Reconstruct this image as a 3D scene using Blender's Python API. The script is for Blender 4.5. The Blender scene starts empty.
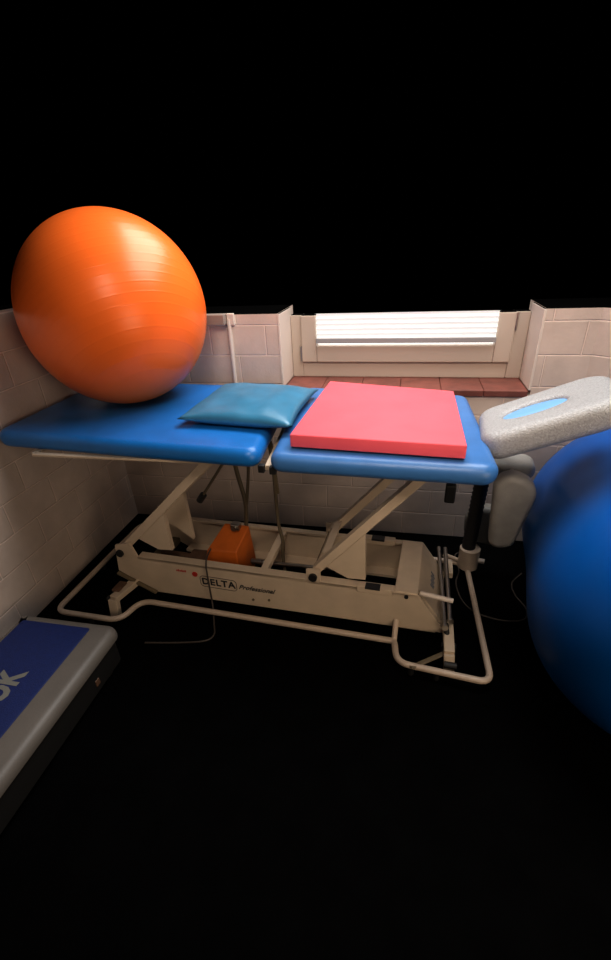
import bpy, bmesh, math, random
from mathutils import Vector, Matrix, Quaternion
random.seed(7)
S = bpy.context.scene
COL = S.collection
PI = math.pi

# ------------------------------------------------------------------ materials
def mat(name, color, rough=.5, metal=0, bump=None, vary=None, spec=.5, coat=0, emis=None):
    """bump=(scale, strength[, detail]); vary=(scale, amount) mottles the colour"""
    m = bpy.data.materials.new(name); m.use_nodes = True
    nt = m.node_tree; b = nt.nodes['Principled BSDF']
    b.inputs['Base Color'].default_value = (*color, 1)
    b.inputs['Roughness'].default_value = rough
    b.inputs['Metallic'].default_value = metal
    b.inputs['Specular IOR Level'].default_value = spec
    b.inputs['Coat Weight'].default_value = coat
    tc = nt.nodes.new('ShaderNodeTexCoord')
    if vary:
        n = nt.nodes.new('ShaderNodeTexNoise'); n.inputs['Scale'].default_value = vary[0]; n.inputs['Detail'].default_value = 5
        r = nt.nodes.new('ShaderNodeMapRange'); r.inputs[1].default_value = .3; r.inputs[2].default_value = .7
        r.inputs[3].default_value = 1 - vary[1]; r.inputs[4].default_value = 1 + vary[1]
        h = nt.nodes.new('ShaderNodeVectorMath'); h.operation = 'SCALE'; h.inputs[0].default_value = color
        nt.links.new(tc.outputs['Object'], n.inputs['Vector'])
        nt.links.new(n.outputs['Fac'], r.inputs[0]); nt.links.new(r.outputs[0], h.inputs['Scale'])
        nt.links.new(h.outputs[0], b.inputs['Base Color'])
    if bump:
        n = nt.nodes.new('ShaderNodeTexNoise'); n.inputs['Scale'].default_value = bump[0]
        n.inputs['Detail'].default_value = bump[2] if len(bump) > 2 else 3
        k = nt.nodes.new('ShaderNodeBump'); k.inputs['Strength'].default_value = bump[1]; k.inputs['Distance'].default_value = .004
        nt.links.new(tc.outputs['Object'], n.inputs['Vector'])
        nt.links.new(n.outputs['Fac'], k.inputs['Height']); nt.links.new(k.outputs[0], b.inputs['Normal'])
    if emis:
        b.inputs['Emission Color'].default_value = (*emis[0], 1); b.inputs['Emission Strength'].default_value = emis[1]
    return m

def block_wall(name, axis, color):
    """painted block masonry; axis = which object axis runs along the courses"""
    m = mat(name, color, .62, spec=.3)
    nt = m.node_tree; b = nt.nodes['Principled BSDF']
    tc = nt.nodes.new('ShaderNodeTexCoord'); sp = nt.nodes.new('ShaderNodeSeparateXYZ'); cb = nt.nodes.new('ShaderNodeCombineXYZ')
    nt.links.new(tc.outputs['Object'], sp.inputs[0])
    nt.links.new(sp.outputs[axis], cb.inputs[0]); nt.links.new(sp.outputs[2], cb.inputs[1])
    mp = nt.nodes.new('ShaderNodeMapping'); mp.inputs['Location'].default_value = (.115 if axis == 0 else .03, .004, 0)
    nt.links.new(cb.outputs[0], mp.inputs[0])
    br = nt.nodes.new('ShaderNodeTexBrick'); br.offset = .5; br.offset_frequency = 2
    br.inputs['Scale'].default_value = 1; br.inputs['Mortar Size'].default_value = .0045; br.inputs['Mortar Smooth'].default_value = .5
    br.inputs['Brick Width'].default_value = .30; br.inputs['Row Height'].default_value = .1487; br.inputs['Bias'].default_value = 0
    c1 = tuple(x * .97 for x in color); c2 = tuple(min(1, x * 1.03) for x in color); c3 = tuple(min(1, x * 1.35) for x in color)
    br.inputs['Color1'].default_value = (*c1, 1); br.inputs['Color2'].default_value = (*c2, 1); br.inputs['Mortar'].default_value = (*c3, 1)
    nt.links.new(mp.outputs[0], br.inputs['Vector'])
    n = nt.nodes.new('ShaderNodeTexNoise'); n.inputs['Scale'].default_value = 9; n.inputs['Detail'].default_value = 6
    nt.links.new(tc.outputs['Object'], n.inputs['Vector'])
    mx = nt.nodes.new('ShaderNodeMix'); mx.data_type = 'RGBA'; mx.blend_type = 'MULTIPLY'; mx.inputs[0].default_value = .35
    r = nt.nodes.new('ShaderNodeMapRange'); r.inputs[1].default_value = .3; r.inputs[2].default_value = .7; r.inputs[3].default_value = .72; r.inputs[4].default_value = 1.1
    nt.links.new(n.outputs['Fac'], r.inputs[0])
    nt.links.new(br.outputs['Color'], mx.inputs[6]); nt.links.new(r.outputs[0], mx.inputs[7])
    nt.links.new(mx.outputs[2], b.inputs['Base Color'])
    n2 = nt.nodes.new('ShaderNodeTexNoise'); n2.inputs['Scale'].default_value = 70; n2.inputs['Detail'].default_value = 4
    nt.links.new(tc.outputs['Object'], n2.inputs['Vector'])
    ma = nt.nodes.new('ShaderNodeMath'); ma.operation = 'MULTIPLY_ADD'; ma.inputs[1].default_value = -1.0
    ml = nt.nodes.new('ShaderNodeMath'); ml.operation = 'MULTIPLY'; ml.inputs[1].default_value = .25
    nt.links.new(n2.outputs['Fac'], ml.inputs[0])
    nt.links.new(br.outputs['Fac'], ma.inputs[0]); nt.links.new(ml.outputs[0], ma.inputs[2])
    k = nt.nodes.new('ShaderNodeBump'); k.inputs['Strength'].default_value = .8; k.inputs['Distance'].default_value = .007
    nt.links.new(ma.outputs[0], k.inputs['Height']); nt.links.new(k.outputs[0], b.inputs['Normal'])
    return m

def ball_mat(name, color, ring, axis_rot, rough=.32, deep=.15, spec=.45):
    m = mat(name, color, rough, spec=spec, vary=(5, .06))
    nt = m.node_tree; b = nt.nodes['Principled BSDF']
    tc = nt.nodes.new('ShaderNodeTexCoord'); mp = nt.nodes.new('ShaderNodeMapping'); mp.inputs['Rotation'].default_value = axis_rot
    w = nt.nodes.new('ShaderNodeTexWave'); w.wave_type = 'BANDS'; w.bands_direction = 'Z'; w.wave_profile = 'SIN'
    w.inputs['Scale'].default_value = ring; w.inputs['Distortion'].default_value = 0
    p = nt.nodes.new('ShaderNodeMath'); p.operation = 'POWER'; p.inputs[1].default_value = 14
    k = nt.nodes.new('ShaderNodeBump'); k.inputs['Strength'].default_value = deep; k.inputs['Distance'].default_value = .003
    nt.links.new(tc.outputs['Object'], mp.inputs[0]); nt.links.new(mp.outputs[0], w.inputs['Vector'])
    nt.links.new(w.outputs['Fac'], p.inputs[0]); nt.links.new(p.outputs[0], k.inputs['Height']); nt.links.new(k.outputs[0], b.inputs['Normal'])
    return m

WALLC = (.66, .555, .49)
M = dict(
    wallx=block_wall('painted_blocks_back', 0, WALLC), wally=block_wall('painted_blocks_side', 1, WALLC),
    reveal=mat('painted_reveal', (.72, .64, .57), .6, bump=(60, .3)),
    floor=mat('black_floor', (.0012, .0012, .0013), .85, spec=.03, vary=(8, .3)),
    sill=mat('clay_tile_sill', (.19, .066, .05), .5, bump=(90, .2), vary=(14, .25)),
    frame=mat('window_paint', (.50, .43, .37), .4, bump=(30, .05)),
    seal=mat('window_seal', (.16, .14, .13), .6),
    steel=mat('steel', (.42, .40, .37), .32, 1.0),
    blind=mat('pleated_blind_cloth', (.5, .5, .49), .8, emis=((1, .985, .96), .56)),  # emission set into the cloth stands in for daylight behind it
    rail=mat('blind_rail', (.33, .33, .34), .4),
    vinyl=mat('blue_vinyl', (.010, .165, .50), .36, bump=(420, .12), vary=(10, .10), spec=.5),
    vinyl2=mat('light_blue_vinyl', (.06, .195, .47), .34, bump=(420, .12), vary=(10, .08), spec=.5),
    pillow=mat('teal_blue_vinyl', (.045, .20, .34), .33, bump=(300, .15), vary=(12, .12), spec=.55),
    grey=mat('grey_speckled_vinyl', (.40, .405, .415), .33, bump=(210, .8, 2), vary=(160, .18), spec=.55),
    grey2=mat('grey_vinyl', (.33, .32, .30), .45, bump=(250, .25), vary=(20, .1)),
    grey3=mat('shaded_grey_vinyl', (.16, .155, .14), .5, bump=(250, .25), vary=(20, .1)),  # darker copy of the grey vinyl: shade painted into the far arm pad
    cover=mat('pale_blue_plug', (.20, .42, .74), .42, bump=(300, .1)),
    foam=mat('red_cover', (.88, .135, .175), .6, bump=(500, .12), vary=(7, .05), spec=.3),
    white=mat('cream_powder_coat', (.60, .50, .385), .42, bump=(60, .04), vary=(9, .08)),
    white2=mat('cream_tube_paint', (.56, .46, .37), .4, vary=(12, .08)),
    black=mat('black_plastic', (.012, .012, .012), .5),
    rubber=mat('black_hose', (.02, .019, .02), .55, bump=(260, .9)),
    cable=mat('dark_cable', (.065, .05, .04), .5),
    bronze=mat('olive_cable', (.12, .095, .06), .5),
    orange=mat('orange_motor_paint', (.50, .125, .014), .45, vary=(14, .12)),
    rust=mat('brown_gear_housing', (.13, .07, .04), .55, bump=(60, .3), vary=(18, .3)),
    red=mat('red_button', (.45, .03, .02), .45),
    ink=mat('black_print', (.015, .015, .018), .5), ink2=mat('grey_blue_print', (.16, .18, .22), .5),
    olive=mat('dark_olive_metal', (.16, .125, .075), .5, vary=(12, .15)),
    obal=ball_mat('orange_rubber', (1.0, .20, .03), 9, (.5, .45, 0)),
    bbal=ball_mat('blue_rubber', (.001, .095, .37), 7, (1.3, .2, 0), .36, .02, .22),
    stepb=mat('blue_step_tread', (.003, .018, .12), .6, bump=(260, .5), vary=(60, .12)),
    stepg=mat('grey_step_plastic', (.15, .135, .12), .5, bump=(120, .15), vary=(8, .08)),
    stepd=mat('dark_step_plastic', (.008, .0075, .007), .6),
    print=mat('grey_step_print', (.20, .20, .18), .55),
    cut=mat('raw_section', (.002, .002, .002), .95, spec=0),
    box=mat('grey_junction_box', (.30, .25, .22), .5), pipe=mat('cream_conduit', (.70, .62, .55), .45),
)
gl = bpy.data.materials.new('window_glass'); gl.use_nodes = True
gb = gl.node_tree.nodes['Principled BSDF']
gb.inputs['Base Color'].default_value = (.95, .97, 1, 1); gb.inputs['Roughness'].default_value = .05
gb.inputs['Transmission Weight'].default_value = .9
gb.inputs['Emission Color'].default_value = (1, .98, .95, 1); gb.inputs['Emission Strength'].default_value = .8   # emission put into the pane in place of daylight behind it
M['glass'] = gl

# ------------------------------------------------------------------ helpers
def link(name, bm, m, parent=None, smooth=False, angle=None, kind=None):
    bmesh.ops.remove_doubles(bm, verts=bm.verts, dist=1e-6)
    bmesh.ops.recalc_face_normals(bm, faces=bm.faces)
    me = bpy.data.meshes.new(name); bm.to_mesh(me); bm.free()
    for mm in (m if isinstance(m, (list, tuple)) else [m]): me.materials.append(mm)
    if smooth or angle is not None:
        for p in me.polygons: p.use_smooth = True
        if angle is not None: me.set_sharp_from_angle(angle=math.radians(angle))
    o = bpy.data.objects.new(name, me); COL.objects.link(o)
    put(o, parent)
    if kind: o['kind'] = kind
    return o
def origin_of(p):
    v = Vector((0, 0, 0))
    while p is not None:
        v += p.location; p = p.parent
    return v
def put(o, parent):
    """meshes are written in room coordinates: move the origin to the mesh's base, hang it under its thing"""
    me = o.data
    if me is not None and len(me.vertices):
        xs = [v.co for v in me.vertices]
        lo = Vector((min(v[i] for v in xs) for i in range(3))); hi = Vector((max(v[i] for v in xs) for i in range(3)))
        c = Vector(((lo.x + hi.x) / 2, (lo.y + hi.y) / 2, lo.z))
        if parent is None and o.name.startswith(('wall', 'floor')): c = Vector((0, 0, 0))
        me.transform(Matrix.Translation(-c)); o.location = c
    if parent is not None:
        o.location = o.location - origin_of(parent); o.parent = parent
def thing(name, loc, label=None, cat=None, kind=None, group=None):
    o = bpy.data.objects.new(name, None); o.empty_display_size = .1; COL.objects.link(o); o.location = loc
    if label: o['label'] = label
    if cat: o['category'] = cat
    if kind: o['kind'] = kind
    if group: o['group'] = group
    return o
def tag(o, label, cat, group=None):
    o['label'] = label; o['category'] = cat
    if group: o['group'] = group
    return o
A5, A37 = math.radians(5), math.radians(3.7)
def rot(a):
    c, s = math.cos(a), math.sin(a)
    return lambda u, v, z: Vector((u * c + v * s, -u * s + v * c, z))
T5, TB = rot(A5), rot(A37)                    # couch top axes / couch base axes
ID = lambda x, y, z: Vector((x, y, z))

def hexa(bm, P8, bev=0, seg=2):
    vs = [bm.verts.new(p) for p in P8]
    fs = [bm.faces.new([vs[i] for i in f]) for f in ((0, 3, 2, 1), (4, 5, 6, 7), (0, 1, 5, 4), (1, 2, 6, 5), (2, 3, 7, 6), (3, 0, 4, 7))]
    if bev:
        es = list({e for f in fs for e in f.edges})
        bmesh.ops.bevel(bm, geom=es, offset=bev, segments=seg, affect='EDGES', profile=.5)
def box(bm, lo, hi, tf=ID, bev=0, seg=2):
    (a, b, c), (d, e, f) = lo, hi
    hexa(bm, [tf(a, b, c), tf(d, b, c), tf(d, e, c), tf(a, e, c), tf(a, b, f), tf(d, b, f), tf(d, e, f), tf(a, e, f)], bev, seg)
def prism(bm, poly, w0, w1, tf, bev=0):
    """poly in (u,z); extruded along v from w0 to w1"""
    a = [bm.verts.new(tf(u, w0, z)) for u, z in poly]; b = [bm.verts.new(tf(u, w1, z)) for u, z in poly]
    n = len(poly); fs = [bm.faces.new(a), bm.faces.new(b[::-1])]
    for i in range(n): fs.append(bm.faces.new([a[i], b[i], b[(i + 1) % n], a[(i + 1) % n]]))
    if bev:
        bmesh.ops.bevel(bm, geom=list({e for f in fs for e in f.edges}), offset=bev, segments=2, affect='EDGES', profile=.5)
def beam(bm, p, q, w, h, up=Vector((0, 0, 1)), bev=.003):
    """rectangular bar from p to q; w across, h along 'up'"""
    p, q = Vector(p), Vector(q); d = (q - p).normalized(); s = d.cross(up).normalized(); t = s.cross(d).normalized()
    P = []
    for c in (p, q): P.append([c - s * w / 2 - t * h / 2, c + s * w / 2 - t * h / 2, c + s * w / 2 + t * h / 2, c - s * w / 2 + t * h / 2])
    hexa(bm, P[0] + P[1], bev)
def smooth_path(pts, rad, n=6, closed=False):
    """round the corners of a polyline"""
    pts = [Vector(p) for p in pts]; out = []; N = len(pts)
    for i, p in enumerate(pts):
        if not closed and i in (0, N - 1): out.append(p); continue
        a, b = pts[i - 1], pts[(i + 1) % N]
        r = min(rad[i] if isinstance(rad, list) else rad, (a - p).length * .48, (b - p).length * .48)
        s, e = p + (a - p).normalized() * r, p + (b - p).normalized() * r
        for k in range(n + 1):
            t = k / n; out.append(s * (1 - t) ** 2 + p * 2 * t * (1 - t) + e * t * t)
    return out
def tube(bm, pts, r, seg=12, closed=False, cap=True):
    pts = [Vector(p) for p in pts]; N = len(pts); rings = []
    prev = None
    for i, p in enumerate(pts):
        if closed: d = pts[(i + 1) % N] - pts[i - 1]
        else: d = pts[min(i + 1, N - 1)] - pts[max(i - 1, 0)]
        d.normalize()
        if prev is None:
            s = d.cross(Vector((0, 0, 1)))
            if s.length < .1: s = d.cross(Vector((0, 1, 0)))
        else:
            s = prev - d * prev.dot(d)
        s.normalize(); prev = s; t = d.cross(s)
        rr = r[i] if isinstance(r, (list, tuple)) else r
        rings.append([bm.verts.new(p + (s * math.cos(2 * PI * k / seg) + t * math.sin(2 * PI * k / seg)) * rr) for k in range(seg)])
    for i in range(N if closed else N - 1):
        a, b = rings[i], rings[(i + 1) % N]
        for k in range(seg): bm.faces.new([a[k], a[(k + 1) % seg], b[(k + 1) % seg], b[k]])
    if cap and not closed: bm.faces.new(rings[0][::-1]); bm.faces.new(rings[-1])
def catmull(pts, n=8):
    P = [Vector(p) for p in pts]; P = [P[0] * 2 - P[1]] + P + [P[-1] * 2 - P[-2]]; out = []
    for i in range(1, len(P) - 2):
        a, b, c, d = P[i - 1:i + 3]
        for k in range(n):
            t = k / n
            out.append(.5 * ((2 * b) + (c - a) * t + (2 * a - 5 * b + 4 * c - d) * t * t + (3 * b - a - 3 * c + d) * t ** 3))
    out.append(P[-2]); return out

def round_outline(poly, rads, n=8):
    """2-D polygon (counter-clockwise) with circular-looking corners; returns points"""
    out = []; N = len(poly); P = [Vector(p) for p in poly]
    for i, p in enumerate(P):
        a, b = P[i - 1], P[(i + 1) % N]; r = rads[i] if isinstance(rads, (list, tuple)) else rads
        u, w = (a - p).normalized(), (b - p).normalized()
        half = math.acos(max(-1, min(1, u.dot(w)))) / 2
        L = min(r / math.tan(half), (a - p).length * .49, (b - p).length * .49); rr = L * math.tan(half)
        c = p + (u + w).normalized() * (rr / math.sin(half)); s, e = p + u * L, p + w * L
        a0 = math.atan2(s.y - c.y, s.x - c.x); a1 = math.atan2(e.y - c.y, e.x - c.x)
        while a1 < a0: a1 += 2 * PI
        if a1 - a0 > PI: a1 -= 2 * PI
        for k in range(n + 1):
            t = a0 + (a1 - a0) * k / n; out.append(Vector((c.x + rr * math.cos(t), c.y + rr * math.sin(t))))
    return out
def densify(pts, step):
    out = []
    for i, p in enumerate(pts):
        q = pts[(i + 1) % len(pts)]; n = max(1, int((q - p).length / step))
        for k in range(n): out.append(p.lerp(q, k / n))
    return out
def inset(pts, d):
    out = []; N = len(pts)
    for i, p in enumerate(pts):
        a, b = pts[i - 1], pts[(i + 1) % N]
        t = (b - a).normalized(); out.append(p + Vector((-t.y, t.x)) * d)
    return out
def slab(bm, poly, z0, z1, corner, er_top, er_bot, tf, crown=0, hole=None, n=7):
    """padded slab: rounded outline, rounded rims, optional crown; hole=(cu,cv,a,b,depth) sinks an oval recess in the top"""
    o = densify(round_outline(poly, corner), .05); N = len(o)
    rings = []
    for k in range(n + 1):
        t = PI / 2 * k / n; rings.append((inset(o, er_bot * (1 - math.sin(t))), z0 + er_bot * (1 - math.cos(t))))
    for k in range(n + 1):
        t = PI / 2 * k / n; rings.append((inset(o, er_top * (1 - math.cos(t))), z1 - er_top * (1 - math.sin(t))))
    cen = sum(o, Vector((0, 0))) / N
    last = rings[-1][0]
    if hole:
        cu, cv, a, b, dep = hole
        el = []
        for p in last:
            th = math.atan2((p.y - cv) / b, (p.x - cu) / a); el.append(Vector((math.cos(th), math.sin(th))))
        E = lambda s, dd: [Vector((cu + e.x * (a + dd) * s, cv + e.y * (b + dd) * s)) for e in el]
        lip = E(1, .014)
        for f in (.35, .7): rings.append(([p.lerp(q, f) for p, q in zip(last, lip)], z1 + crown * f))
        rings += [(lip, z1 + crown), (E(1, .006), z1 + crown - .004), (E(1, .001), z1 + crown - .012), (E(1, 0), z1 - dep), (E(.05, 0), z1 - dep)]
    else:
        for f in (.25, .5, .75, .95): rings.append(([p.lerp(cen, f) for p in last], z1 + crown * math.sin(f * PI / 2)))
    vr = [[bm.verts.new(tf(p.x, p.y, z)) for p in r] for r, z in rings]
    for a, b in zip(vr, vr[1:]):
        for i in range(N): bm.faces.new([a[i], a[(i + 1) % N], b[(i + 1) % N], b[i]])
    bm.faces.new(vr[0][::-1]); bm.faces.new(vr[-1])
def sphere_bm(c, r, seg=96, rings=64, fn=None):
    bm = bmesh.new(); bmesh.ops.create_uvsphere(bm, u_segments=seg, v_segments=rings, radius=1)
    for v in bm.verts:
        p = v.co.copy(); v.co = (fn(p) if fn else p * r) + Vector(c)
    return bm
def text_bm(s, size, tf, shear=0, spacing=1.0, thick=0.0):
    """lettering as flat raised mesh; tf maps local (x,y,depth) to the room"""
    cu = bpy.data.curves.new('lettering', 'FONT'); cu.body = s; cu.size = size; cu.shear = shear; cu.space_character = spacing
    cu.extrude = .0006; cu.offset = thick; cu.align_x = 'CENTER'; cu.align_y = 'CENTER'; cu.resolution_u = 3
    o = bpy.data.objects.new('lettering', cu); COL.objects.link(o)
    dg = bpy.context.evaluated_depsgraph_get(); me = bpy.data.meshes.new_from_object(o.evaluated_get(dg))
    bpy.data.objects.remove(o)
    bm = bmesh.new(); bm.from_mesh(me); bpy.data.meshes.remove(me)
    for v in bm.verts: v.co = tf(v.co.x, v.co.y, v.co.z)
    return bm

# ------------------------------------------------------------------ the room
def cut_top(o, z):
    """the upper ends of the shell, where the picture stops: raw dark section"""
    o.data.materials.append(M['cut']); k = len(o.data.materials) - 1
    for p in o.data.polygons:
        if p.normal.z > .9 and p.center.z + o.location.z + (origin_of(o.parent).z if o.parent else 0) > z: p.material_index = k
YB, XL = 2.40, -1.715
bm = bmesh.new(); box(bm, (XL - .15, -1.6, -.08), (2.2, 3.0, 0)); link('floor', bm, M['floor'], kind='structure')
bm = bmesh.new(); box(bm, (XL - .15, -1.0, 0), (XL, YB + .35, 1.345)); link('wall_left', bm, M['wally'], kind='structure')
TOPZ = 1.238; JL, JR, SZ = -.645, .60, .872         # window opening in the back wall
bm = bmesh.new()
for lo, hi in (((XL, YB, 0), (JL, YB + .35, TOPZ)), ((JR, YB, 0), (2.2, YB + .35, TOPZ)), ((JL, YB, 0), (JR, YB + .35, SZ - .03))):
    box(bm, lo, hi)
link('wall_back', bm, M['wallx'], kind='structure')
bm = bmesh.new()                                     # shallow splayed pier right of the window
for z0, z1 in ((0, TOPZ),):
    vs = [ID(x, y, z) for z in (z0, z1) for x, y in ((.815, YB + .01), (.90, YB - .055), (2.2, YB - .055), (2.2, YB + .01))]
    hexa(bm, vs)
link('wall_right', bm, M['wallx'], kind='structure')
# plastered window reveals: thin linings on both jambs
for i, (a, b) in enumerate(((JL, JL + .012), (JR - .012, JR))):
    bm = bmesh.new(); box(bm, (a, YB - .004, SZ), (b, YB + .25, TOPZ), bev=.003); link('trim_%d' % (i + 2), bm, M['reveal'], kind='structure')
bm = bmesh.new()                                     # clay tile sill, row of tiles
x = JL + .012; n = 6; w = (JR - JL - .024) / n
for k in range(n): box(bm, (x + k * w + .0006, YB - .012, SZ - .032), (x + (k + 1) * w - .0006, YB + .25, SZ), bev=.004)
link('trim_1', bm, M['sill'], kind='structure')
# window
win = thing('window_1', (0, 2.64, SZ), kind='structure')
WL, WR, WT = JL + .013, JR - .013, 1.20
bm = bmesh.new()
FY0, FY1 = 2.625, 2.70
for lo, hi in (((WL, FY0, SZ), (WL + .062, FY1, WT)), ((WR - .072, FY0, SZ), (WR, FY1, WT)), ((WL + .062, FY0, SZ), (WR - .072, FY1, SZ + .08))):
    box(bm, lo, hi, bev=.004)
link('window_frame', bm, M['frame'], win)
SL, SR, SB = WL + .058, WR - .066, SZ + .083
bm = bmesh.new()
for lo, hi in (((SL, FY0 - .018, SB), (SL + .085, FY1 - .02, WT)), ((SR - .085, FY0 - .018, SB), (SR, FY1 - .02, WT)), ((SL + .085, FY0 - .018, SB), (SR - .085, FY1 - .02, SB + .09))):
    box(bm, lo, hi, bev=.006)
link('window_sash', bm, M['frame'], win)
bm = bmesh.new(); box(bm, (SL + .07, 2.655, SB + .08), (SR - .07, 2.661, WT)); link('window_glass', bm, M['glass'], win)
bm = bmesh.new(); tube(bm, [(SL - .004, FY0 - .012, SB + .005), (SL - .004, FY0 - .012, SB + .085)], .006); tube(bm, [(SL - .004, FY0 - .012, SB + .045), (SL - .004, FY0 - .012, SB + .05)], .0085)
link('window_hinge', bm, M['steel'], win, angle=40)
bm = bmesh.new(); tube(bm, [(SR + .004, FY0 - .012, SB + .16), (SR + .004, FY0 - .012, SB + .24)], .006); link('window_hinge', bm, M['steel'], win, angle=40)
# pleated blind
bl = thing('pleated_blind', (0, 2.62, 1.06), 'white pleated blind pulled down over the window, with a daylight glow set into its cloth', 'blind')
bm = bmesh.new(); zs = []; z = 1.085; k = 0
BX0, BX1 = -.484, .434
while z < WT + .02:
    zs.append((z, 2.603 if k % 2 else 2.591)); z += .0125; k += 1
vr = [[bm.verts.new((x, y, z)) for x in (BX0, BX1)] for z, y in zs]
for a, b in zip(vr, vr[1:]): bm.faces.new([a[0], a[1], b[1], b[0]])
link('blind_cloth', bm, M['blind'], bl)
bm = bmesh.new(); box(bm, (BX0 - .003, 2.584, 1.060), (BX1 + .003, 2.606, 1.086), bev=.003); link('bottom_rail', bm, M['rail'], bl)
# conduit on the wall
cd = thing('cable_conduit', (-.90, 2.38, .70), 'thin cream conduit running down the back wall from a grey junction box', 'conduit')
bm = bmesh.new(); tube(bm, [(-.897, 2.388, 1.22), (-.903, 2.388, .70)], .012, 14); link('pipe', bm, M['pipe'], cd, angle=50)
bm = bmesh.new(); box(bm, (-1.02, 2.345, 1.195), (-.908, 2.40, 1.245), bev=.004); link('junction_box', bm, M['box'], cd)
bm = bmesh.new(); box(bm, (-.906, 2.38, 1.19), (-.868, 2.40, 1.245), bev=.003); link('pipe_bracket', bm, M['pipe'], cd)

# ------------------------------------------------------------------ treatment table
table = thing('treatment_table', (-.65, 1.78, 0), 'electric treatment table with two blue padded sections, grey headrest and cream steel base', 'treatment table')
ZT = .91
def panel(poly, corners, m):
    bm = bmesh.new(); slab(bm, poly, ZT - .075, ZT, corners, .036, .034, ID, crown=.004)
    return link('padded_section', bm, m, table, smooth=True)
LP = [(-1.70, 1.548), (-.495, 1.448), (-.56, 2.30), (-1.70, 2.37)]
RP = [(-.452, 1.425), (.318, 1.395), (.285, 2.195), (-.50, 2.30)]
p1 = panel(LP, [.06, .05, .05, .05], M['vinyl']); p1['label'] = 'plain blue padded section under the orange ball'
p2 = panel(RP, [.05, .055, .05, .05], M['vinyl2']); p2['label'] = 'lighter blue padded section under the red pad'
def under(poly, d, z0, z1, wdt, par):
    """rectangular steel tray frame under a padded section"""
    o = [Vector(p) for p in poly]; bm = bmesh.new(); c = sum(o, Vector((0, 0))) / 4
    q = [p + (c - p).normalized() * d for p in o]
    for i in range(4):
        a, b = q[i], q[(i + 1) % 4]; beam(bm, (a.x, a.y, (z0 + z1) / 2), (b.x, b.y, (z0 + z1) / 2), wdt, z1 - z0)
    return link('section_frame', bm, M['white'], par)
under([(-1.50, 1.49), (-.56, 1.50), (-.60, 2.24), (-1.49, 2.27)], .02, .828, .839, .025, p1)
under([(-.36, 1.47), (.22, 1.45), (.20, 2.10), (-.40, 2.2)], .04, .820, .838, .025, p2)
bm = bmesh.new(); beam(bm, (-.474, 1.49, .828), (-.535, 2.25, .828), .026, .022)
link('hinge_bar', bm, M['white'], table)
for x, y in ((-.498, 1.484), (-.452, 1.474)):
    bm = bmesh.new(); box(bm, (x - .012, y - .012, .815), (x + .012, y + .012, .845), bev=.003); link('hinge_cap', bm, M['black'], table)

# grey headrest, tilted up, with an oval plug in its breathing hole
TILT = math.atan(.42)
def TH(a, v, h):                                     # a along the slope, h normal to it
    return T5(.150 + a * math.cos(TILT) - h * math.sin(TILT), v, .936 + a * math.sin(TILT) + h * math.cos(TILT))
bm = bmesh.new()
HC = (.165, 1.772)
slab(bm, [(-.03, 1.60), (.44, 1.60), (.425, 1.945), (-.03, 1.94)], -.102, 0, [.07, .11, .10, .07], .036, .04, TH, crown=.0, hole=(HC[0], HC[1], .108, .052, .026))
hd = link('headrest', bm, M['grey'], table, smooth=True); hd['label'] = 'grey speckled padded headrest'
bm = bmesh.new(); el = []
for k in range(48):
    t = 2 * PI * k / 48; el.append(Vector((HC[0] + .1065 * math.cos(t), HC[1] + .0505 * math.sin(t))))
vr = []
for d, z in ((.0, -.024), (0, -.012), (.002, -.009), (.006, -.0075)): vr.append([bm.verts.new(TH(p.x, p.y, z)) for p in inset(el, d)])
for a, b in zip(vr, vr[1:]):
    for i in range(48): bm.faces.new([a[i], a[(i + 1) % 48], b[(i + 1) % 48], b[i]])
bm.faces.new(vr[0][::-1]); bm.faces.new(vr[-1])
pl = link('face_hole_plug', bm, M['cover'], hd, angle=40); pl['label'] = 'pale blue oval plug'
for v in (1.70, 1.87):
    bm = bmesh.new(); beam(bm, T5(.05, v, .822), T5(.28, v, .872), .03, .016); link('headrest_bracket', bm, M['steel'], table)
# arm pads hanging below the headrest
def vpad(poly, v0, v1, m, rad, corner):
    bm = bmesh.new(); slab(bm, poly, v0, v1, corner, rad, rad, lambda a, b, h: T5(a, h, b), crown=.004)
    return link('arm_pad', bm, m, table, smooth=True)
vpad([(.240, .372), (.338, .392), (.396, .70), (.215, .752)], 1.755, 1.84, M['grey2'], .030, [.05, .048, .09, .08])
vpad([(.160, .20), (.33, .18), (.37, .40), (.15, .40)], 2.07, 2.15, M['grey3'], .030, [.07, .05, .06, .09])
bm = bmesh.new(); slab(bm, [(.19, 1.88), (.385, 1.87), (.385, 2.03), (.19, 2.03)], .650, .722, .05, .033, .033, T5); link('arm_shelf_pad', bm, M['grey2'], table, smooth=True)
bm = bmesh.new(); tube(bm, smooth_path([T5(.29, 1.80, .71), T5(.29, 1.90, .69), T5(.25, 1.95, .70), T5(.22, 1.96, .90)], .04), .011)
link('arm_pad_bracket', bm, M['steel'], table, angle=50)

# base: two side rails
rails = []
FV = 1.53
front = [(-1.453, .157), (-1.262, .052), (.142, .072), (.016, .255), (-.405, .262), (-.405, .322), (-.468, .318), (-.468, .263), (-1.323, .258), (-1.348, .335), (-1.432, .312)]
bm = bmesh.new(); prism(bm, front, FV, FV + .012, TB)
box(bm, (-1.32, FV, .246), (.012, FV + .045, .259), TB); box(bm, (-1.26, FV + .01, .056), (.10, FV + .05, .068), TB)
fr = link('side_rail', bm, M['white'], table)
RV = 1.93
rear = [(-1.453, .157), (-1.262, .052), (.142, .072), (.016, .255), (-.405, .258), (-.405, .322), (-.468, .318), (-.468, .258), (-1.323, .252), (-1.348, .335), (-1.432, .312)]
bm = bmesh.new(); prism(bm, rear, RV - .012, RV, TB)
box(bm, (-1.32, RV - .03, .246), (.012, RV, .258), TB); box(bm, (-1.26, RV - .075, .075), (.10, RV - .01, .09), TB)
rr = link('side_rail', bm, M['white'], table)
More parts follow.
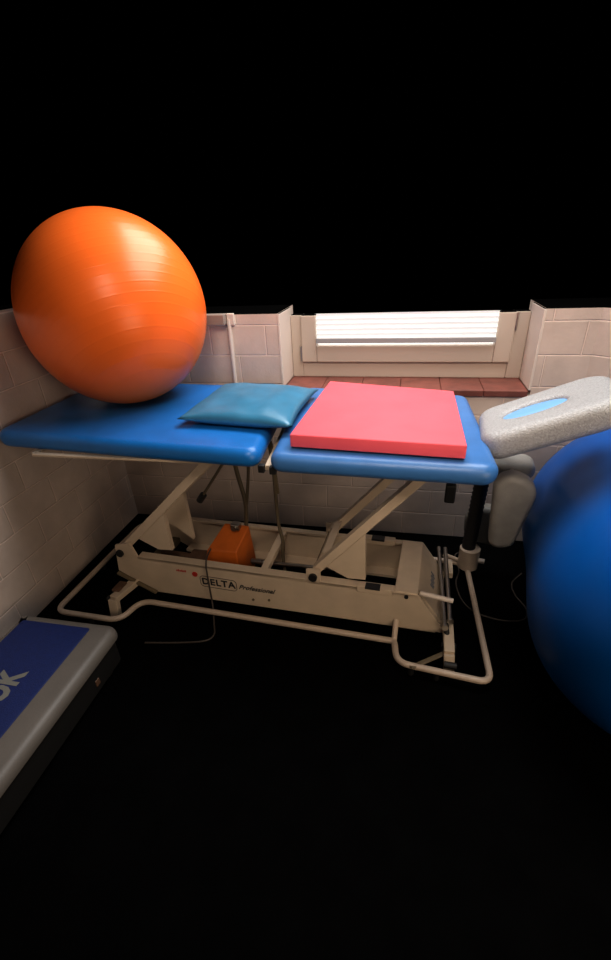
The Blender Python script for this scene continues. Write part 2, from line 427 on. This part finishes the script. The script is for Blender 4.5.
def disc(name, u, v, z, r, m, par, d=.012):
    bm = bmesh.new(); tube(bm, [TB(u, v, z), TB(u, v - d, z)], r, 16); return link(name, bm, m, par, angle=40)
for (u, z) in ((-1.412, .270), (-.437, .283)):
    disc('pivot_bolt', u, FV, z, .019, M['black'], fr); disc('pivot_bolt', u, RV - .012, z, .017, M['black'], rr)
for (u, z) in ((-.735, .098), (-.655, .110)): disc('screw', u, FV, z, .006, M['olive'], fr, .005)
disc('screw', -.035, FV, .245, .009, M['black'], fr, .006)
# lettering on the front rail
tfx = lambda cu, cz: (lambda x, y, d: TB(cu + x, FV - .0012 - d, cz + y))
o = link('lettering', text_bm('DELTA', .052, tfx(-.905, .166), spacing=1.14, thick=.0014), M['ink'], fr); o['label'] = 'black printed word DELTA'
o = link('lettering', text_bm('Professional', .036, tfx(-.715, .163), shear=.45, thick=.0006), M['ink'], fr); o['label'] = 'black slanted word Professional'
bm = bmesh.new()
out = round_outline([(-.998, .136), (-.812, .133), (-.812, .196), (-.998, .199)], .018, 5)
tube(bm, [TB(p.x, FV - .001, p.y) for p in out], .0013, 6, closed=True); link('letter_border', bm, M['ink'], fr)
disc('warning_dot', -1.021, FV, .203, .0135, M['red'], fr, .004)
bm = bmesh.new()
for k in range(6): box(bm, (-1.118 + k * .009, FV - .0018, .206), (-1.112 + k * .009, FV, .214 + .003 * (k % 2)), TB)
link('small_print', bm, M['red'], fr)
# clips on the rails beside the housing
for u0, u1, v0, v1, par in ((-.245, -.095, FV - .004, FV + .03, fr), (-.27, -.12, RV - .034, RV + .004, rr)):
    bm = bmesh.new(); box(bm, (u0, v0, .236), (u1, v1, .268), TB, bev=.003); c = link('rail_clip', bm, M['white'], par)
    bm = bmesh.new(); box(bm, (u0 + .035, v0 - .001, .258), (u0 + .10, v1 + .001, .2685), TB, bev=.002); link('clip_slot', bm, M['ink'], c)
# end housing and its sloping cover plate
bm = bmesh.new()
prism(bm, [(-.085, .10), (-.085, .264), (.012, .264), (.012, .10)], FV + .004, RV - .004, TB, bev=.004)
hs = link('end_housing', bm, M['white'], table)
bm = bmesh.new(); prism(bm, [(.012, .262), (.130, .085), (.122, .080), (.004, .255)], FV + .035, RV - .005, TB); cv = link('cover_plate', bm, M['white'], hs)
bm = bmesh.new()
for k in range(7):
    v0 = 1.70 + .0155 * k; u0 = .062 + (.003 if k % 2 else 0)
    prism(bm, [(u0, .262 - (u0 - .012) * 1.5 + .0025), (u0 + .016, .262 - (u0 + .016 - .012) * 1.5 + .0025), (u0 + .016, .262 - (u0 + .016 - .012) * 1.5), (u0, .262 - (u0 - .012) * 1.5)], v0, v0 + .010, TB)
link('small_print', bm, M['ink2'], cv)
bm = bmesh.new(); tube(bm, [TB(.02, FV + .004, .270), TB(.152, FV, .256)], .0105); link('release_bar', bm, M['pipe'], table, angle=50)
for a, b in (((.093, 2.03, .17), (.132, 1.50, .14)), ((.124, 2.03, .17), (.152, 1.53, .15))):
    bm = bmesh.new(); tube(bm, [TB(*a), TB(*b)], .0095); tube(bm, [TB(*b), TB(b[0] + .002, b[1] - .012, b[2])], .014); link('axle_rod', bm, M['steel'], table, angle=50)
bm = bmesh.new(); tube(bm, [TB(.134, 1.52, .14), TB(.146, 1.49, .095)], .012); link('axle_link', bm, M['black'], table, angle=50)
# feet
def foot(path, w):
    bm = bmesh.new()
    for a, b in zip(path, path[1:]): beam(bm, TB(*a), TB(*b), w, .03, Vector((0, 0, 1)) if abs(a[2] - b[2]) < .05 else Vector((0, 1, 0)))
    return link('foot', bm, M['white'], table)
f1 = foot([(-1.355, 1.60, .10), (-1.40, 1.385, .10), (-1.396, 1.365, .006)], .045)
f2 = foot([(.148, 1.56, .10), (.156, 1.405, .085), (.163, 1.385, .006)], .042)
foot([(-1.355, 1.90, .10), (-1.40, 2.06, .10), (-1.396, 2.07, .006)], .045); foot([(.148, 1.90, .10), (.148, 2.02, .085), (.15, 2.03, .006)], .042)
bm = bmesh.new(); box(bm, (-1.40, FV + .005, .085), (-1.33, RV - .005, .115), TB); link('cross_beam', bm, M['olive'], table)
bm = bmesh.new(); box(bm, (.05, FV + .015, .078), (.125, RV - .015, .10), TB); link('cross_beam', bm, M['white'], table)
bm = bmesh.new(); tube(bm, [TB(-1.445, 1.40, .085), TB(-1.385, 1.40, .085)], .013); link('foot_pin', bm, M['black'], f1, angle=50)
bm = bmesh.new(); box(bm, (-1.43, 1.42, .112), (-1.39, 1.49, .125), TB, bev=.003); link('foot_tab', bm, M['rust'], f1)
bm = bmesh.new(); beam(bm, TB(-1.455, 1.52, .15), TB(-1.25, 1.515, .06), .02, .012); link('rail_lip', bm, M['olive'], fr)
bm = bmesh.new(); tube(bm, [TB(.14, 1.375, .052), TB(.188, 1.375, .052)], .014); link('foot_pin', bm, M['black'], f2, angle=50)
bm = bmesh.new(); beam(bm, TB(.160, 1.435, .07), TB(.010, 1.325, .055), .02, .008); link('brake_lever', bm, M['olive'], f2)
bm = bmesh.new(); box(bm, (.125, 1.44, .045), (.185, 1.47, .085), TB, bev=.004); link('foot_clamp', bm, M['black'], f2)

# lifting arms
ARMS = (((-1.425, .262), (-.835, .822), 1.568), ((-1.425, .262), (-.835, .822), 1.885), ((-.432, .298), (.010, .815), 1.572), ((-.432, .298), (.010, .815), 1.885))
for i, (a, b, v) in enumerate(ARMS):
    bm = bmesh.new(); d = Vector((b[0] - a[0], b[1] - a[1])).normalized(); nrm = Vector((-d.y, d.x)) * .019
    prism(bm, [(a[0] - nrm.x, a[1] - nrm.y), (b[0] - nrm.x, b[1] - nrm.y), (b[0] + nrm.x, b[1] + nrm.y), (a[0] + nrm.x, a[1] + nrm.y)], v - .022, v + .022, TB, bev=.003)
    arm = link('lift_arm', bm, M['white'], table)
    gv = v if i != 1 else 1.76
    u0 = a[0] + .12 if i < 2 else a[0] + .045
    f = lambda u: a[1] + (u - a[0]) * (b[1] - a[1]) / (b[0] - a[0]) - .02
    bm = bmesh.new(); prism(bm, [(u0, f(u0)), (u0 + .17, f(u0 + .17)), (u0 + .175, f(u0) - .045 if i != 1 else f(u0) - .11), (u0 + .10, f(u0) - .05)], gv - .018, gv + .006, TB)
    if i < 3: link('gusset_plate', bm, M['white'], arm)
    else: bm.free()
bm = bmesh.new(); prism(bm, [(-.455, .265), (-.40, .30), (-.375, .375), (-.41, .37)], 1.60, 1.86, TB); link('arm_cross_plate', bm, M['white'], table)
bm = bmesh.new(); tube(bm, [TB(-1.412, FV - .008, .27), TB(-1.412, RV + .008, .27)], .013); link('pivot_shaft', bm, M['olive'], table, angle=50)
bm = bmesh.new(); tube(bm, [TB(-.437, FV - .008, .283), TB(-.437, RV + .008, .283)], .013); link('pivot_shaft', bm, M['olive'], table, angle=50)
bm = bmesh.new(); box(bm, (-.86, 1.545, .80), (-.80, 1.91, .826), TB); link('arm_cross_bar', bm, M['white'], table)
bm = bmesh.new(); box(bm, (-.02, 1.545, .79), (.04, 1.91, .812), TB); link('arm_cross_bar', bm, M['white'], table)

# lifting motor between the rails
bm = bmesh.new()
A = [(-1.045, 1.62, .10), (-.825, 1.62, .10), (-.815, 1.80, .10), (-1.045, 1.80, .10)]
Bt = [(-1.0, 1.64, .270), (-.845, 1.64, .278), (-.825, 1.78, .345), (-.955, 1.78, .345)]
hexa(bm, [TB(*p) for p in A + Bt], .006)
mo = link('lift_motor', bm, M['orange'], table); mo['label'] = 'orange motor block'
bm = bmesh.new(); tube(bm, [TB(-1.03, 1.70, .17), TB(-1.12, 1.70, .165)], .042, 18); tube(bm, [TB(-1.10, 1.70, .165), TB(-1.30, 1.70, .17)], .018, 14); link('gear_housing', bm, M['rust'], mo, angle=50)
bm = bmesh.new(); box(bm, (-.905, 1.73, .335), (-.86, 1.77, .372), TB, bev=.006); tube(bm, [TB(-.882, 1.72, .352), TB(-.882, 1.74, .352)], .012); link('motor_bracket', bm, M['steel'], mo)
bm = bmesh.new(); tube(bm, [TB(-.80, 1.70, .19), TB(-.735, 1.70, .19)], .014); tube(bm, [TB(-.735, 1.70, .19), TB(-.30, 1.70, .21)], .009); tube(bm, [TB(-.37, 1.70, .207), TB(-.27, 1.70, .212)], .024, 16); link('spindle', bm, M['steel'], mo, angle=50)
bm = bmesh.new(); beam(bm, TB(-.685, 1.545, .235), TB(-.695, 1.915, .235), .035, .03); link('cross_strut', bm, M['white'], table)
# hanging lever, stub, cables
bm = bmesh.new(); tube(bm, [TB(-.80, 1.68, .815), TB(-1.00, 1.675, .54)], .0065); lv = link('release_lever', bm, M['bronze'], table, angle=50)
bm = bmesh.new(); tube(bm, [TB(-.985, 1.675, .56), TB(-1.012, 1.674, .524)], .016); link('lever_knob', bm, M['black'], lv, angle=50)
bm = bmesh.new(); beam(bm, TB(-.665, 1.75, .80), TB(-.653, 1.75, .558), .022, .012, Vector((0, 1, 0))); link('stop_bar', bm, M['olive'], table)
for pts, r in (([(-.925, 1.88, .81), (-.905, 1.885, .59), (-.88, 1.885, .42), (-.892, 1.89, .275)], .011),
               ([(-.83, 1.88, .81), (-.84, 1.885, .62), (-.865, 1.885, .45), (-.885, 1.89, .36), (-.89, 1.89, .27)], .008),
               ([(-.665, 1.75, .81), (-.661, 1.75, .70), (-.66, 1.75, .42), (-.645, 1.75, .30), (-.65, 1.75, .20), (-.635, 1.72, .12)], .0085)):
    bm = bmesh.new(); tube(bm, catmull([TB(*p) for p in pts]), r, 10); link('control_cable', bm, M['bronze'], table, angle=60)
bm = bmesh.new()
pts = [TB(-.985, 1.66, .27), TB(-.965, 1.58, .285), TB(-.95, 1.525, .268), TB(-.94, 1.503, .15), TB(-.93, 1.485, .06)] + [Vector(p) for p in ((-.805, 1.47, .01), (-.784, 1.411, .008), (-.811, 1.369, .008), (-.92, 1.34, .008), (-1.079, 1.314, .008))]
tube(bm, catmull(pts), .0042, 8); link('mains_cable', bm, M['cable'], table, angle=60)

# foot-switch tube frame round the base
ring = [(-1.590, 1.400, .05), (-1.235, 1.388, .05), (-1.205, 1.53, .055), (.028, 1.460, .05), (.040, 1.345, .05), (.402, 1.300, .05), (.374, 2.05, .06), (-.62, 2.16, .05), (-1.57, 2.215, .05)]
bm = bmesh.new(); tube(bm, smooth_path(ring, [.06, .075, .075, .02, .06, .055, .075, .075, .075], closed=True), .0135, 14, closed=True)
ft = link('foot_switch_frame', bm, M['white2'], table, smooth=True)
for x, y in ((.10, 1.338), (.20, 1.328), (-1.40, 1.393), (-1.59, 1.8)):
    bm = bmesh.new(); tube(bm, [(x, y, .045), (x, y, .004)], .012, 12); link('frame_glide', bm, M['black'], ft, angle=50)
bm = bmesh.new(); tube(bm, [(.026, 1.462, .05), (.030, 1.535, .105)], .012, 12); link('frame_arm', bm, M['white2'], ft, angle=50)
for y in (2.13,):
    bm = bmesh.new(); tube(bm, [(.365, 2.055, .065), (.255, 2.04, .115)], .011, 12); link('frame_arm', bm, M['white2'], ft, angle=50)
# black post with cream collar at the head end
px_, py_ = .378, 2.035
bm = bmesh.new(); tube(bm, [(px_, py_, .055), (px_, py_, .06), (px_, py_, .172), (px_, py_, .177)], [.044, .05, .05, .044], 28); col_ = link('post_collar', bm, M['white2'], table, angle=50)
bm = bmesh.new(); tube(bm, [(px_ + .045, py_ - .015, .11), (px_ + .075, py_ - .022, .11)], .013, 14); link('collar_screw', bm, M['pipe'], col_, angle=50)
bm = bmesh.new()
zz = [.15 + .0115 * k for k in range(58)]
tube(bm, [(px_ - .01 + .03 * (z - .15), py_, z) for z in zz], [.0345 if k % 2 else .030 for k in range(58)], 22)
link('support_post', bm, M['rubber'], table, smooth=True)
bm = bmesh.new(); tube(bm, [TB(.10, 1.70, .81), TB(.10, 1.70, .70)], .004); box(bm, (.075, 1.685, .62), (.115, 1.715, .70), TB, bev=.006); link('strap_buckle', bm, M['black'], table)

# ------------------------------------------------------------------ things on and around the table
OC, OR = (-1.276, 2.004), .3935
def squash(r, flat):
    def f(p):
        q = p * r
        if q.z < -r + flat: q.z = -r + flat
        return q
    return f
bm = sphere_bm((*OC, ZT + .0065 + OR - .003), OR, fn=squash(OR, .003))
o = link('exercise_ball', bm, M['obal'], smooth=True); tag(o, 'large orange exercise ball resting on the left end of the treatment table', 'exercise ball')

# big blue roll-shaped ball on the floor at right
RA, RB_, R1, R2 = Vector((1.0, 1.895)), Vector((.925, 1.335)), .44, .45
ax = (RB_ - RA).normalized(); Lr = (RB_ - RA).length
bm = bmesh.new(); rings = []; NR, NS = 72, 80
side = Vector((-ax.y, ax.x))
for i in range(NR + 1):
    t = i / NR; th = PI * (1 - t)
    c = math.cos(th)
    s = Lr / 2 + c * (Lr / 2 + (R1 if c < 0 else R2))             # position along the axis
    # radius envelope of two equal balls with a slight waist
    if s < 0: r = math.sqrt(max(0, R1 ** 2 - s ** 2))
    elif s > Lr: r = math.sqrt(max(0, R2 ** 2 - (s - Lr) ** 2))
    else: r = R1 + (R2 - R1) * s / Lr - .006 * math.sin(PI * s / Lr) ** 2
    if i in (0, NR): r = .002
    ctr = RA + ax * s
    rings.append([bm.verts.new((ctr.x + side.x * r * math.cos(2 * PI * k / NS), ctr.y + side.y * r * math.cos(2 * PI * k / NS), max(.001, .447 + r * math.sin(2 * PI * k / NS)))) for k in range(NS)])
for a, b in zip(rings, rings[1:]):
    for k in range(NS): bm.faces.new([a[k], a[(k + 1) % NS], b[(k + 1) % NS], b[k]])
bm.faces.new(rings[0][::-1]); bm.faces.new(rings[-1])
o = link('exercise_ball', bm, M['bbal'], smooth=True); tag(o, 'huge glossy blue exercise ball on the floor by the headrest', 'exercise ball')

# blue pillow
def pillow(c, t, corners):
    bm = bmesh.new(); n = 28; top, bot = [], []
    P = [Vector(p) for p in corners]
    for j in range(n + 1):
        a, b = [], []
        for i in range(n + 1):
            s, w = i / n * 2 - 1, j / n * 2 - 1
            pinch = 1 - .075 * (1 - s * s) * abs(w) ** 1.5
            pinch2 = 1 - .075 * (1 - w * w) * abs(s) ** 1.5
            ss, ww = s * pinch2, w * pinch
            x = ((1 - ss) * (1 - ww) * P[0] + (1 + ss) * (1 - ww) * P[1] + (1 + ss) * (1 + ww) * P[2] + (1 - ss) * (1 + ww) * P[3]) / 4
            h = max(0, (1 - abs(s) ** 2.6) * (1 - abs(w) ** 2.6)) ** .52
            wr = .003 * math.sin(9 * s + 4 * w) * math.sin(5 * w - 3 * s) * h
            a.append(bm.verts.new((x.x, x.y, c + h * t * 1.05 + wr)))
            b.append(bm.verts.new((x.x, x.y, c - min(h * t * 1.15, c - ZT - .005))))
        top.append(a); bot.append(b)
    for j in range(n):
        for i in range(n):
            bm.faces.new([top[j][i], top[j][i + 1], top[j + 1][i + 1], top[j + 1][i]])
            bm.faces.new([bot[j][i], bot[j + 1][i], bot[j + 1][i + 1], bot[j][i + 1]])
    for k in range(n):
        for q in ((0, k, 0, k + 1), (n, k, n, k + 1), (k, 0, k + 1, 0), (k, n, k + 1, n)):
            a, b, c_, d = top[q[0]][q[1]], top[q[2]][q[3]], bot[q[2]][q[3]], bot[q[0]][q[1]]
            if (a.co - d.co).length > 1e-5 or (b.co - c_.co).length > 1e-5:
                try: bm.faces.new([a, b, c_, d])
                except ValueError: pass
    return bm
o = link('pillow', pillow(.948, .047, [(-.895, 1.655), (-.403, 1.60), (-.388, 2.10), (-.88, 2.17)]), M['pillow'], smooth=True)
tag(o, 'square blue vinyl pillow with pinched corners lying between ball and red pad', 'pillow')

# red foam pad
bm = bmesh.new()
c = [(-.384, 1.484), (.207, 1.438), (.207, 2.045), (-.350, 2.185)]
b0 = [Vector((x, y, ZT + .008)) for x, y in c]; b1 = [Vector((x, y, .966)) for x, y in c]
hexa(bm, b0 + b1, .005, 3)
o = link('foam_pad', bm, M['foam'], angle=35); tag(o, 'flat red rectangular foam pad lying on the right section of the treatment table', 'foam pad')

# step platform on the floor at lower left
st = thing('aerobic_step', (-1.34, .78, 0), 'low aerobic step platform with blue tread and grey rim at lower left by the wall', 'step platform')
X0, X1, Y0, Y1, ZS = -1.572, -1.105, .30, 1.232, .20
bm = bmesh.new(); slab(bm, [(X0, Y0), (X1, Y0), (X1, Y1), (X0, Y1)], .150, ZS, [.02, .03, .05, .015], .036, .004, ID); link('step_body', bm, M['stepg'], st, smooth=True)
bm = bmesh.new(); slab(bm, [(X0 + .035, Y0 + .05), (-1.212, Y0 + .05), (-1.212, Y1 - .045), (X0 + .035, Y1 - .045)], ZS - .01, ZS + .003, .012, .003, .003, ID); tr = link('step_tread', bm, M['stepb'], st, angle=40)
bm = bmesh.new(); slab(bm, [(X0 + .02, Y0 + .02), (X1 - .012, Y0 + .02), (X1 - .012, Y1 - .02), (X0 + .02, Y1 - .02)], .03, .155, .04, .004, .004, ID); link('step_skirt', bm, M['stepd'], st, angle=40)
for x in (X0 + .08, X1 - .07):
    for y in (Y0 + .1, Y1 - .1):
        bm = bmesh.new(); tube(bm, [(x, y, .035), (x, y, .0)], [.032, .038], 18); link('step_foot', bm, M['stepd'], st, angle=40)
bm = bmesh.new(); box(bm, (X1 - .016, 1.02, .06), (X1 - .009, 1.045, .09), bev=.003); link('step_latch', bm, M['rust'], st)
o = link('lettering', text_bm('OK', .135, lambda x, y, d: Vector((-1.355 - y, .866 + x * .68, ZS + .0034 + d)), thick=.006, spacing=1.02), M['print'], tr); o['label'] = 'grey printed letters OK'

# loose cable on the floor
bm = bmesh.new(); tube(bm, catmull([(.36, 2.23, .006), (.334, 2.19, .006), (.345, 2.06, .006), (.322, 1.95, .006), (.341, 1.824, .006), (.394, 1.747, .006), (.499, 1.709, .006), (.601, 1.725, .006), (.63, 1.80, .006), (.597, 1.9, .006), (.598, 1.993, .006), (.66, 2.08, .006)]), .0035, 8)
tag(link('floor_cable', bm, M['cable'], smooth=True), 'thin dark cable looping on the black floor right of the table base', 'cable')

# ------------------------------------------------------------------ light
def area(name, loc, target, size, power, color, sy=None, spread=PI):
    l = bpy.data.lights.new(name, 'AREA'); l.energy = power; l.color = color; l.size = size; l.spread = spread
    if sy: l.shape = 'RECTANGLE'; l.size_y = sy
    o = bpy.data.objects.new(name, l); COL.objects.link(o); o.location = loc
    o.rotation_euler = (Vector(target) - Vector(loc)).to_track_quat('-Z', 'Y').to_euler(); return o
area('daylight', (.05, 2.25, 2.85), (-.40, 1.80, .9), 2.4, 62, (1, .975, .95), 1.1, math.radians(150))
area('room_light', (.1, -.2, 3.0), (-.1, 2.4, 1.0), .9, 8, (1, .82, .66), spread=math.radians(60))  # added wash lamp, narrowed to brighten the back wall and table top
area('warm_fill', (1.5, -.5, 1.15), (-1.0, 2.1, .55), 1.2, 24, (1, .78, .57))  # added fill lamp without a seen source, brightens left wall and table underside
for o in list(COL.objects):
    if o.type == 'MESH' and o.name.startswith(('wall', 'trim', 'window_frame', 'window_sash')): cut_top(o, 1.1)
w = bpy.data.worlds.new('room_world'); w.use_nodes = True; S.world = w
bg = w.node_tree.nodes['Background']; bg.inputs[0].default_value = (0, 0, 0, 1); bg.inputs[1].default_value = 0

# ------------------------------------------------------------------ camera
PIT, YAW, ROLL, F = math.radians(30.6846), math.radians(-12.9312), math.radians(-2.88675), 461.65
fwd = Vector((math.sin(YAW) * math.cos(PIT), math.cos(YAW) * math.cos(PIT), -math.sin(PIT)))
rgt = Vector((math.cos(YAW), -math.sin(YAW), 0)); up = rgt.cross(fwd)
r2 = rgt * math.cos(ROLL) + up * math.sin(ROLL); u2 = -rgt * math.sin(ROLL) + up * math.cos(ROLL)
cam = bpy.data.cameras.new('camera'); co = bpy.data.objects.new('camera', cam); COL.objects.link(co)
m3 = Matrix((r2, u2, -fwd)).transposed()
co.matrix_world = Matrix.Translation((0, 0, 1.55)) @ m3.to_4x4()
cam.sensor_fit = 'VERTICAL'; cam.sensor_height = 36; cam.lens = F * 36 / 960
cam.shift_y = 33.5 / 960
cam.clip_start = .02
S.camera = co
S.view_settings.view_transform = 'Standard'; S.view_settings.look = 'None'
S.view_settings.exposure = 0; S.view_settings.gamma = .85
